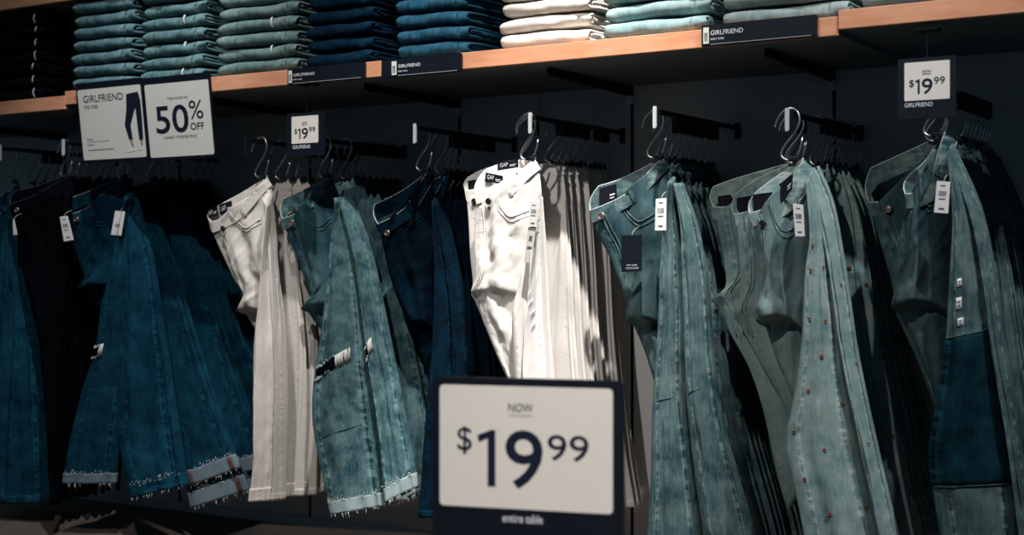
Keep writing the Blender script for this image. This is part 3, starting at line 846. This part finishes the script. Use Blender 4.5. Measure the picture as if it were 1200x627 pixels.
        for (c, v, h_) in lg.get('stickers', ()):
            st = lf.mesh('size_sticker', M['film'], lo, v, v + h_, .0022, c - .06, c + .06, nv=3)
            b = bmesh.new()
            for dv in (.3, .6):
                vs = [lf.pt(c + du, v + h_ * (dv + dd), False, .0028) for du, dd in ((-.03, 0), (-.03, .15), (.03, .15), (.03, 0))]
                b.faces.new([b.verts.new(q) for q in vs])
            mesh_obj('print', b, M['grey_ink'], st, False)
        if lg.get('whisker'):
            b = bmesh.new()
            for (c0, v0, c1, v1) in lg['whisker']: tube(b, lf.line([(c0, v0), ((c0 + c1) / 2, (v0 + v1) / 2 - .002), (c1, v1)], 8, .0012), lambda f: .0003 + .0011 * math.sin(PI * f), 5)
            mesh_obj('faded_crease', b, dmat(kind, 'trim'), lo)
    for (pts, style, dy, matk, lab) in spec.get('tags', ()) if full else ():
        Yt = Yf + dy
        c = quad_card(root, 'price_tag', pts, Yt, org, M[matk], .0012, lab)
        if style == 'care':
            TL, TR, BR, BL = [P(x, y, Yt - .0008) - org for x, y in pts]
            tmp = bmesh.new(); text_into(tmp, 'SOFT WEAR', .25, .78, .80, .84, 0)
            for q in range(2): box(tmp, (.2, 0, .88 + q * .03), (.85, .0001, .892 + q * .03))
            b = bmesh.new()
            for f in tmp.faces: b.faces.new([b.verts.new((TL.lerp(TR, v.co.x)).lerp(BL.lerp(BR, v.co.x), v.co.z + (0 if v.co.z > .86 else 2 * (.82 - v.co.z)))) for v in f.verts])
            tmp.free(); mesh_obj('print', b, M['white_ink'], c, False)
        else: card_marks(c, pts, Yt, org, M['grey_ink'], style)
        (x0, y0), (x1, y1) = pts[0], pts[1]
        a_ = P((x0 + x1) / 2, (y0 + y1) / 2 + 2, Yt) - org
        b = bmesh.new(); tube(b, [a_, a_ + Vector((.002, .004, .012)), a_ + Vector((.006, .012, .020)), a_ + Vector((.004, .03, .024))], .0006, 4)
        mesh_obj('tag_string', b, M['thread'], c)
    return root

NTH = ['front', 'second', 'third', 'fourth', 'fifth', 'sixth', 'seventh', 'eighth', 'ninth', 'tenth', 'eleventh', 'twelfth', 'thirteenth', 'fourteenth']
def row(apex, peg, Yf, kind, specs, desc, bar, n, pitch=.032, rdx=0, gap=.046):
    ax, ay = apex
    org = P(ax, ay, Yf); xb = PX(peg, ARM_Y) if peg is not None else org.x - .018
    arm(xb, org.z + .004 + PEAK - .0055, 'dark face-out rail holding ' + bar, 'tip' if peg is not None else 'dark_steel')  # without a peg the tip is darkened by material, as if unlit
    proto = None
    for i in range(n):
        y = Yf + i * pitch + (gap if i else 0)
        if y > -.035: break
        full = i < len(specs)
        if full:
            o = make_pair(P(ax, ay, y), y, kind, specs[i] , i == 0, random.random() * 5 + i, specs[i].get('nar', 0))
            base = o
        else:
            if proto is None:
                proto = make_pair(org, Yf, kind, specs[-1], False, random.random() * 5, .45)
                o = proto
            else: o = copy_tree(proto)
            o.location = (org.x + rdx + random.uniform(-.007, .007), y, org.z + random.uniform(-.004, .004))
            o.rotation_euler = (0, 0, random.uniform(-.015, .015))
        lab = desc + (', front pair' if i == 0 else ', %s pair from the front' % NTH[i])
        tag(o, lab, 'jeans', desc + ' on one bar')
        hx = o.location.x - .015
        hanger((xb + .0 if abs(xb - hx) < .012 else hx, y, org.z + .004), 'steel hook hanger holding the %s pair of %s' % (NTH[i], bar), 'hook hangers of ' + bar, random.uniform(-.25, .25) if i else .05, i >= 2)

# row 1: far left, cut by the picture
row((20, 214), 1, -.37, 'blue', [dict(
    F=[(-14, 262), (0, 244), (8, 237), (14, 226), (20, 214)], B=[(-12, 234), (0, 227), (10, 221), (20, 213)],
    hipL=[(-14, 270), (-10, 320), (-4, 360), (2, 400), (10, 440)], hipR=[(20, 217), (26, 280), (28, 340), (30, 400), (34, 440)],
    legs=[dict(L=[(12, 230), (0, 300), (-10, 400), (-20, 500), (-26, 584)], R=[(24, 224), (30, 300), (32, 400), (30, 500), (28, 589)]),
          dict(L=[(18, 230), (18, 320), (16, 400), (8, 500), (1, 590)], R=[(26, 224), (37, 300), (46, 400), (54, 500), (59, 588)])],
    )], 'dark blue jeans cut off by the left edge', 'the jeans cut by the left edge', 5)
# row 2: black jeans
row((82, 207), 75, -.445, 'black', [dict(
    F=[(14, 240), (28, 236), (48, 228), (66, 217), (82, 207)], B=[(16, 224), (40, 217), (60, 210), (82, 206)], button=(20, 246),
    hipL=[(15, 250), (24, 300), (36, 350), (44, 380), (50, 430)], hipR=[(83, 209), (77, 235), (73, 262), (72, 350), (74, 430)],
    legs=[dict(L=[(66, 230), (54, 320), (52, 400), (56, 500), (62, 590)], R=[(83, 214), (74, 300), (74, 380), (73, 450), (70, 520), (66, 592)]),
          dict(L=[(80, 230), (76, 320), (70, 400), (66, 500), (63, 590)], R=[(84, 214), (76, 300), (75, 380), (74, 450), (71, 520), (67, 585)])],
    tags=[([(15, 257), (16.5, 257), (20, 275), (15.5, 275)], 'none', -.07, 'tag', 'white tag edge'), ([(70, 254), (79, 253), (86, 281), (75, 283)], 'bar', -.088, 'tag', 'white price tag')],
    )], 'black jeans left of the cuffed blue jeans', 'the black jeans', 9, rdx=-.056)
# row 3: blue jeans with turned cuffs
s3a = dict(
    F=[(80, 252), (95, 249), (110, 242), (122, 230), (134, 221), (150, 208)], B=[(77, 233), (92, 227), (108, 220), (125, 214), (150, 206)], button=(90, 257),
    cr=4, labels=[], hipL=[(80, 262), (85, 285), (93, 308), (99, 325), (90, 340), (97, 352), (112, 372), (124, 396), (132, 420)], hipR=[(152, 210), (160, 250), (162, 300), (162, 340), (160, 380), (158, 420)],
    legs=[dict(L=[(148, 232), (139, 270), (129, 320), (119, 360), (112, 410), (96, 460), (81, 520), (74, 566)], R=[(156, 226), (160, 300), (155, 400), (146, 480), (139, 540), (137, 566)], cuff=(.965, 'lining'), fray=True, rips=[(.02, .30, .533, .527)]),
          dict(L=[(150, 240), (148, 320), (144, 400), (138, 470), (141, 530), (154, 584)], R=[(160, 228), (180, 300), (196, 400), (208, 480), (217, 540), (222, 568)], cuff=(.958, 'trim'), fray=True)],
    tags=[([(135, 247), (146.5, 248), (142, 276), (130, 275)], 'logo', -.088, 'tag', 'white swing tag')])
s3b = dict(s3a, nar=.45, legs=[dict(L=[(158, 240), (170, 320), (184, 400), (200, 490), (222, 570)], R=[(168, 226), (195, 290), (220, 380), (250, 470), (283, 548)], cuff=(.95, 'lining'), fray=True, tape=[(.06, .14), (.84, .92)]),
                      dict(L=[(158, 240), (175, 330), (190, 420), (208, 510), (224, 596)], R=[(168, 226), (200, 290), (230, 390), (262, 490), (293, 574)], cuff=(.95, 'lining'), fray=True, tape=[(.84, .92)])], tags=[], button=None)
row((150, 208), None, -.40, 'blue', [s3a, s3b], 'blue jeans with frayed turned-up cuffs', 'the cuffed blue jeans', 9, .038)
# row 4: cream jeans, left of the ripped ones
row((313, 208), None, -.42, 'cream', [dict(
    F=[(250, 261), (262, 257), (276, 250), (289, 240), (301, 224), (313, 208)], B=[(243, 247), (262, 235), (285, 222), (313, 206)], button=(261.5, 268),
    labels=[[(243, 246), (254, 241), (255, 252), (244, 256)], [(257, 240), (271, 235), (272, 249), (258, 252)]],
    cr=4, hipL=[(248, 270), (258, 292), (274, 326), (285, 346), (279, 366), (291, 388), (301, 405), (306, 440)], hipR=[(315, 211), (320, 260), (322, 310), (326, 350), (330, 400), (331, 440)],
    legs=[dict(cuff=(.955, 'trim'), L=[(313, 240), (307, 310), (303, 360), (298, 400), (297, 450), (297, 500), (296, 550), (292, 588)], R=[(317, 222), (322, 290), (327, 350), (331, 400), (330, 470), (326, 530), (322, 586)]),
          dict(L=[(314, 240), (318, 310), (322, 400), (322, 500), (319, 586)], R=[(318, 222), (323, 290), (330, 350), (335, 410), (336, 480), (334, 540), (333, 586)])],
    )], 'cream white jeans left of the ripped pair', 'the cream jeans left of the ripped pair', 9, .042)
# row 5: ripped jeans
row((388, 207), None, -.37, 'acid', [dict(
    F=[(333, 257), (345, 253), (357, 247), (365, 232), (374, 218), (388, 207)], B=[(330, 233), (346, 225), (368, 214), (388, 205)], button=(342, 261),
    cr=5, hipL=[(335, 268), (342, 288), (352, 312), (360, 335), (365, 350), (352, 363), (359, 377), (374, 396), (384, 412), (392, 440)], hipR=[(390, 210), (400, 240), (406, 290), (408, 340), (406, 400), (404, 440)],
    legs=[dict(L=[(394, 236), (388, 280), (383, 330), (376, 390), (368, 440), (366, 490), (374, 540), (388, 603)], R=[(402, 230), (413, 280), (421, 330), (429, 400), (438, 470), (446, 530), (453, 592)], cuff=(.958, 'lining'), fray=True, rips=[(.06, .74, .553, .512)], whisker=[(.12, .76, .9, .735)]),
          dict(L=[(400, 240), (412, 290), (422, 350), (430, 420), (441, 490), (452, 590)], R=[(410, 226), (425, 260), (438, 300), (451, 360), (465, 430), (476, 490), (491, 570)], cuff=(.955, 'lining'), fray=True, rips=[(.08, .42, .518, .50)])],
    )], 'faded teal jeans with ripped knees', 'the ripped jeans', 9, gap=.062)
# row 6: indigo jeans
row((503, 200), 487, -.36, 'indigo', [dict(
    F=[(445, 263), (463, 255), (480, 243), (490, 226), (503, 200)], B=[(437, 240), (462, 226), (484, 212), (503, 198)], button=(454, 273),
    cr=3, hipL=[(446, 275), (455, 315), (466, 350), (478, 380), (480, 400), (490, 440)], hipR=[(505, 204), (512, 260), (516, 330), (514, 400), (510, 440)],
    legs=[dict(L=[(508, 240), (510, 320), (507, 400), (500, 480), (494, 560), (490, 606)], R=[(513, 230), (524, 290), (533, 350), (536, 420), (536, 500), (534, 606)]),
          dict(L=[(512, 240), (524, 320), (530, 400), (532, 500), (532, 604)], R=[(516, 228), (531, 280), (543, 340), (550, 400), (556, 480), (562, 604)], cuff=(.96, 'lining'), fray=True)],
    )], 'dark indigo jeans left of the bright white pair', 'the dark indigo jeans', 9)
# row 7: bright white jeans
s7a = dict(tilt=.006, step=.014, crumple=.007,
    F=[(558, 226), (573, 222), (590, 219), (602, 214), (615, 199), (627, 187)], B=[(567, 199), (584, 191), (604, 188), (627, 185)], button=(572.5, 236),
    labels=[[(569, 202), (589, 206), (589, 216), (568, 213)], [(583, 190), (607, 187), (607, 196), (583, 200)]],
    cr=4, hipL=[(558, 236), (557, 256), (556, 292), (557, 325), (552, 342), (556, 358), (569, 393), (582, 424), (593, 450), (604, 490)], hipR=[(630, 190), (634, 216), (636, 250), (637, 290), (638, 330), (639, 370), (640, 410), (642, 450), (644, 490)],
    hfold=((.004, 1.2, .1, .5, 0, 1), (.003, 2.4, .3, -2.2, .1, .9)), hst=(6, 8),
    legs=[dict(L=[(624, 300), (618, 360), (612, 420), (612, 480), (616, 540), (620, 618)], R=[(634, 222), (638, 300), (641, 380), (646, 450), (652, 530), (662, 618)], stickers=[(.42, .22, .025), (.5, .26, .02), (.55, .30, .025), (.58, .345, .022)]),
          dict(L=[(600, 380), (602, 430), (608, 500), (616, 560), (622, 616)], R=[(636, 230), (642, 310), (646, 390), (652, 460), (660, 540), (672, 616)])],
    tags=[([(621, 236), (631, 237), (629, 266), (619, 265)], 'bar', -.088, 'tag', 'white size ticket'), ([(619, 266), (628, 266), (623, 308), (614, 307)], 'small', -.084, 'film', 'clear size strip')])
s7b = dict(s7a, F=[(547, 224), (560, 222), (585, 219), (600, 213), (614, 198), (627, 187)], B=[(548, 208), (565, 199), (590, 192), (627, 185)], button=(556, 236), labels=[[(548, 212), (566, 209), (566, 219), (549, 223)]], word=True, tags=[],
    hipL=[(547, 234), (549, 260), (551, 300), (554, 330), (552, 345), (556, 358), (572, 393), (586, 424), (597, 450), (608, 490)])
s7c = dict(s7a, nar=.45, labels=[], tags=[], legs=[dict(l, stickers=[]) for l in s7a['legs']])
row((627, 187), 622, -.452, 'white', [s7a, s7b, s7c], 'bright white jeans behind the large table sign', 'the bright white jeans', 12, .036, gap=.022)
# row 8: mid blue with the navy swing card
row((777, 185), 768, -.392, 'mid', [dict(
    F=[(693, 247), (708, 242), (734, 230), (752, 214), (767, 197), (777, 185)], B=[(700, 218), (720, 211), (743, 200), (777, 184)], button=(705, 253),
    labels=[[(702, 221), (722, 215), (723, 236), (703, 242)]], word=False,
    cr=5, hipL=[(695, 262), (702, 278), (713, 298), (723, 322), (733, 352), (734, 378), (741, 396), (751, 422), (761, 458), (763, 490)], hipR=[(779, 188), (785, 220), (787, 260), (786, 300), (784, 350), (782, 400), (780, 450), (778, 490)],
    legs=[dict(L=[(784, 216), (778, 267), (774, 314), (772, 367), (770, 407), (765, 472), (763, 545), (760, 603), (756, 660)], R=[(791, 207), (794, 250), (797.5, 297), (801, 350), (802, 400), (803, 454), (808.5, 508), (816, 563), (828, 660)], whisker=[(.15, .575, .75, .572)]),
          dict(L=[(790, 216), (797, 260), (799, 310), (801, 380), (804, 460), (812, 540), (822, 610), (827, 660)], R=[(800, 214), (814, 250), (823, 284), (831, 334), (835, 387), (839, 430), (848, 490), (863, 545), (880, 606), (893, 660)], whisker=[(.1, .56, .55, .545)])],
    tags=[([(728, 276), (752, 275), (752, 318), (728, 319)], 'care', -.078, 'navy', 'navy card with a small printed text'), ([(768.5, 233), (781, 232), (780.5, 270), (767.5, 270)], 'bar', -.092, 'tag', 'white price tag')],
    )], 'mid blue jeans carrying a navy swing card', 'the mid blue jeans with a navy card', 10, gap=.058, rdx=-.018)
# row 9: light jeans with scattered stitched flowers
s9a = dict(tilt=.02, step=.045,
    F=[(880, 251), (893, 247), (908, 243), (921, 235), (930, 217), (941, 188)], B=[(886, 224), (898, 213), (917, 200), (941, 186)], button=(894, 262),
    labels=[[(882, 228), (905, 225), (906, 246), (883, 250)], [(913, 216), (929, 203), (928, 222), (915, 238)]], word=False,
    cr=5, hipL=[(883, 260), (886, 290), (888, 318), (885, 350), (881, 366), (887, 379), (900, 420), (916, 456), (932, 500), (944, 550)], hipR=[(943, 190), (947, 230), (949, 270), (950, 310), (950, 350), (948, 390), (946, 430), (946, 480), (950, 510), (955, 550)],
    hfold=((.005, 1.4, .2, .3, 0, 1), (.005, 3, .1, .2, .05, .6)),
    legs=[dict(L=[(946, 220), (949, 280), (944, 312), (941, 360), (939, 400), (931, 458), (925, 490), (920, 510), (923, 540), (933, 581), (948, 660)], R=[(955, 196), (964, 220), (972, 260), (979, 325), (985, 376), (990, 424), (998, 465), (1012, 530), (1023, 581), (1042, 660)],
               flowers=[(.3, .17), (.3, .235), (.25, .36), (.72, .385), (.3, .55), (.16, .655), (.55, .71), (.2, .78), (.9, .86), (.45, .87), (.6, .47), (.85, .60), (.75, .25)]),
          dict(L=[(950, 220), (965, 280), (975, 340), (983, 400), (996, 470), (1015, 560), (1036, 660)], R=[(960, 194), (977, 235), (988, 290), (997, 350), (1006, 410), (1020, 480), (1038, 560), (1062, 660)], flowers=[(.7, .3), (.8, .5), (.6, .7)])],
    tags=[([(929, 238), (941, 240), (943, 277), (932, 277)], 'bar', -.088, 'tag', 'white price tag')])
s9b = dict(s9a, F=[(861, 252), (874, 249), (892, 243), (910, 232), (928, 212), (941, 189)], B=[(864, 226), (880, 214), (908, 200), (941, 187)], button=None, tags=[],
    labels=[[(863, 232), (882, 229), (883, 248), (864, 252)]],
    cr=4, hipL=[(863, 262), (866, 300), (868, 342), (861, 362), (859, 371), (870, 390), (890, 427), (914, 470), (934, 530), (944, 560)])
s9c = dict(s9b, F=[(837, 243), (850, 243), (872, 240), (900, 227), (926, 207), (941, 190)], B=[(836, 219), (860, 210), (905, 197), (941, 187)],
    labels=[[(841, 230), (856, 228), (857, 246), (842, 248)]],
    cr=4, hipL=[(838, 250), (844, 282), (849, 310), (850, 336), (835, 351), (841, 366), (856, 395), (876, 432), (892, 480), (910, 560), (922, 600)])
row((941, 187), 923, -.456, 'light', [s9a, s9b, s9c], 'light washed jeans with tiny stitched flowers', 'the flower-stitched light jeans', 11, .039, gap=.056)
# row 10: patched jeans at the right
s10a = dict(
    F=[(1062, 228), (1073, 227), (1086, 222), (1096, 205), (1101, 182), (1107, 158)], B=[(1068, 202), (1080, 190), (1092, 174), (1107, 156)],
    cr=4, hipL=[(1064, 236), (1056, 268), (1049, 310), (1047, 342), (1045, 362), (1054, 381), (1070, 415), (1088, 460), (1100, 510)], hipR=[(1109, 162), (1117, 200), (1121, 250), (1121, 300), (1119, 350), (1116, 400), (1112, 450), (1110, 510)],
    legs=[dict(L=[(1110, 180), (1116, 250), (1114, 300), (1111, 351), (1109, 388), (1104, 430), (1097, 472), (1088, 534), (1094, 581), (1107, 660)], R=[(1114, 172), (1134, 213), (1148, 267), (1158, 334), (1163, 377), (1168, 420), (1178, 472), (1191, 545), (1199, 627), (1204, 660)],
               patch=(.452, .815), stickers=[(.35, .315, .02), (.33, .36, .03), (.36, .41, .02)]),
          dict(L=[(1112, 180), (1138, 260), (1152, 340), (1163, 420), (1180, 520), (1198, 660)], R=[(1118, 168), (1150, 240), (1166, 310), (1176, 380), (1188, 460), (1202, 550), (1216, 660)])],
    tags=[([(1098, 212), (1113.5, 213), (1111, 250), (1094.5, 249)], 'bar', -.090, 'tag', 'white price tag')])
s10b = dict(s10a, F=[(1018, 237), (1031, 237), (1046, 230), (1064, 215), (1086, 185), (1107, 160)], B=[(1021, 197), (1049, 184), (1080, 170), (1107, 157)], button=(1041.6, 245), tags=[],
    cr=4, hipL=[(1020, 246), (1030, 280), (1042, 320), (1048, 350), (1052, 375), (1072, 420), (1094, 480), (1104, 520)],
    legs=[dict(l, patch=None, stickers=[]) for l in s10a['legs']])
row((1107, 159), None, -.44, 'grey', [s10a, s10b], 'grey blue jeans with a dark thigh patch', 'the patched grey blue jeans', 10, gap=.09)

# ------------------------------------------------------------------ foreground table and its big price sign
ZC = 2.15
ctr = CAM + D * ZC + R * ((615 - 600) / FPX * ZC); yaw2 = YAW - math.radians(18)
def sz(py): return .82 + (313.5 - py) / FPX * ZC
kx = ZC / FPX / math.cos(math.radians(18)) 
ztab = sz(648)
sg = thing('table_sign', (ctr.x, ctr.y, ztab), 'large blurred $19.99 sign in front, standing on the low table', 'sign', None, yaw2)
X = lambda px: (px - 615) * kx
Z = lambda py: sz(py) - ztab
b = bmesh.new(); rounded_slab(b, X(727) - X(505), Z(444) - Z(640), .012, .010, X(505), Z(640)); mesh_obj('holder', b, M['black'], sg, False)
b = bmesh.new(); rounded_slab(b, X(716) - X(514), Z(453) - Z(597), .0015, .007, X(514), Z(597), -.0015); mesh_obj('card', b, M['paper'], sg, False)
b = bmesh.new()
for (s_, x0, x1, y0, y1, wgt) in (('NOW', 596, 625, 483, 473, .004), ('$', 535.5, 553, 535, 502, .006), ('1', 559.5, 581, 572, 505, .012), ('9', 592.5, 636.5, 573, 504, .008), ('99', 642, 689, 538.5, 508, .004)):
    if s_ == '1': one_into(b, X(x0), X(x1), Z(y0), Z(y1), -.0022)
    else: text_into(b, s_, X(x0), X(x1), Z(y0), Z(y1), -.0022, wgt)
box(b, (X(597), -.0023, Z(487.5)), (X(624), -.0018, Z(487)))
mesh_obj('lettering', b, M['ink'], sg, False)
b = bmesh.new(); text_into(b, 'entire table', X(589), X(636), Z(613), Z(603), -.0006, .004); mesh_obj('caption', b, M['white_ink'], sg, False)
b = bmesh.new(); box(b, (X(540), -.045, 0), (X(692), .055, .008), .003); mesh_obj('base', b, M['black'], sg, False)
b = bmesh.new(); box(b, (X(600), .010, .004), (X(632), .018, Z(560)), .002); mesh_obj('back_support', b, M['black'], sg, False)
tb = thing('display_table', (ctr.x, ctr.y, 0), 'low dark wooden display table under the large sign', 'table', None, yaw2)
b = bmesh.new(); box(b, (-.5, -.6, ztab - .035), (.5, .10, ztab), .004); mesh_obj('table_top', b, M['table'], tb, False)
b = bmesh.new(); box(b, (-.46, -.56, ztab - .10), (.46, -.54, ztab - .035)); box(b, (-.46, .04, ztab - .10), (.46, .06, ztab - .035)); box(b, (-.46, -.54, ztab - .10), (-.44, .04, ztab - .035)); box(b, (.44, -.54, ztab - .10), (.46, .04, ztab - .035))
mesh_obj('apron', b, M['table'], tb, False)
for x, y in ((-.47, -.57), (.42, -.57), (-.47, .02), (.42, .02)):
    b = bmesh.new(); box(b, (x, y, 0), (x + .05, y + .05, ztab - .035), .003); mesh_obj('leg', b, M['table'], tb, False)
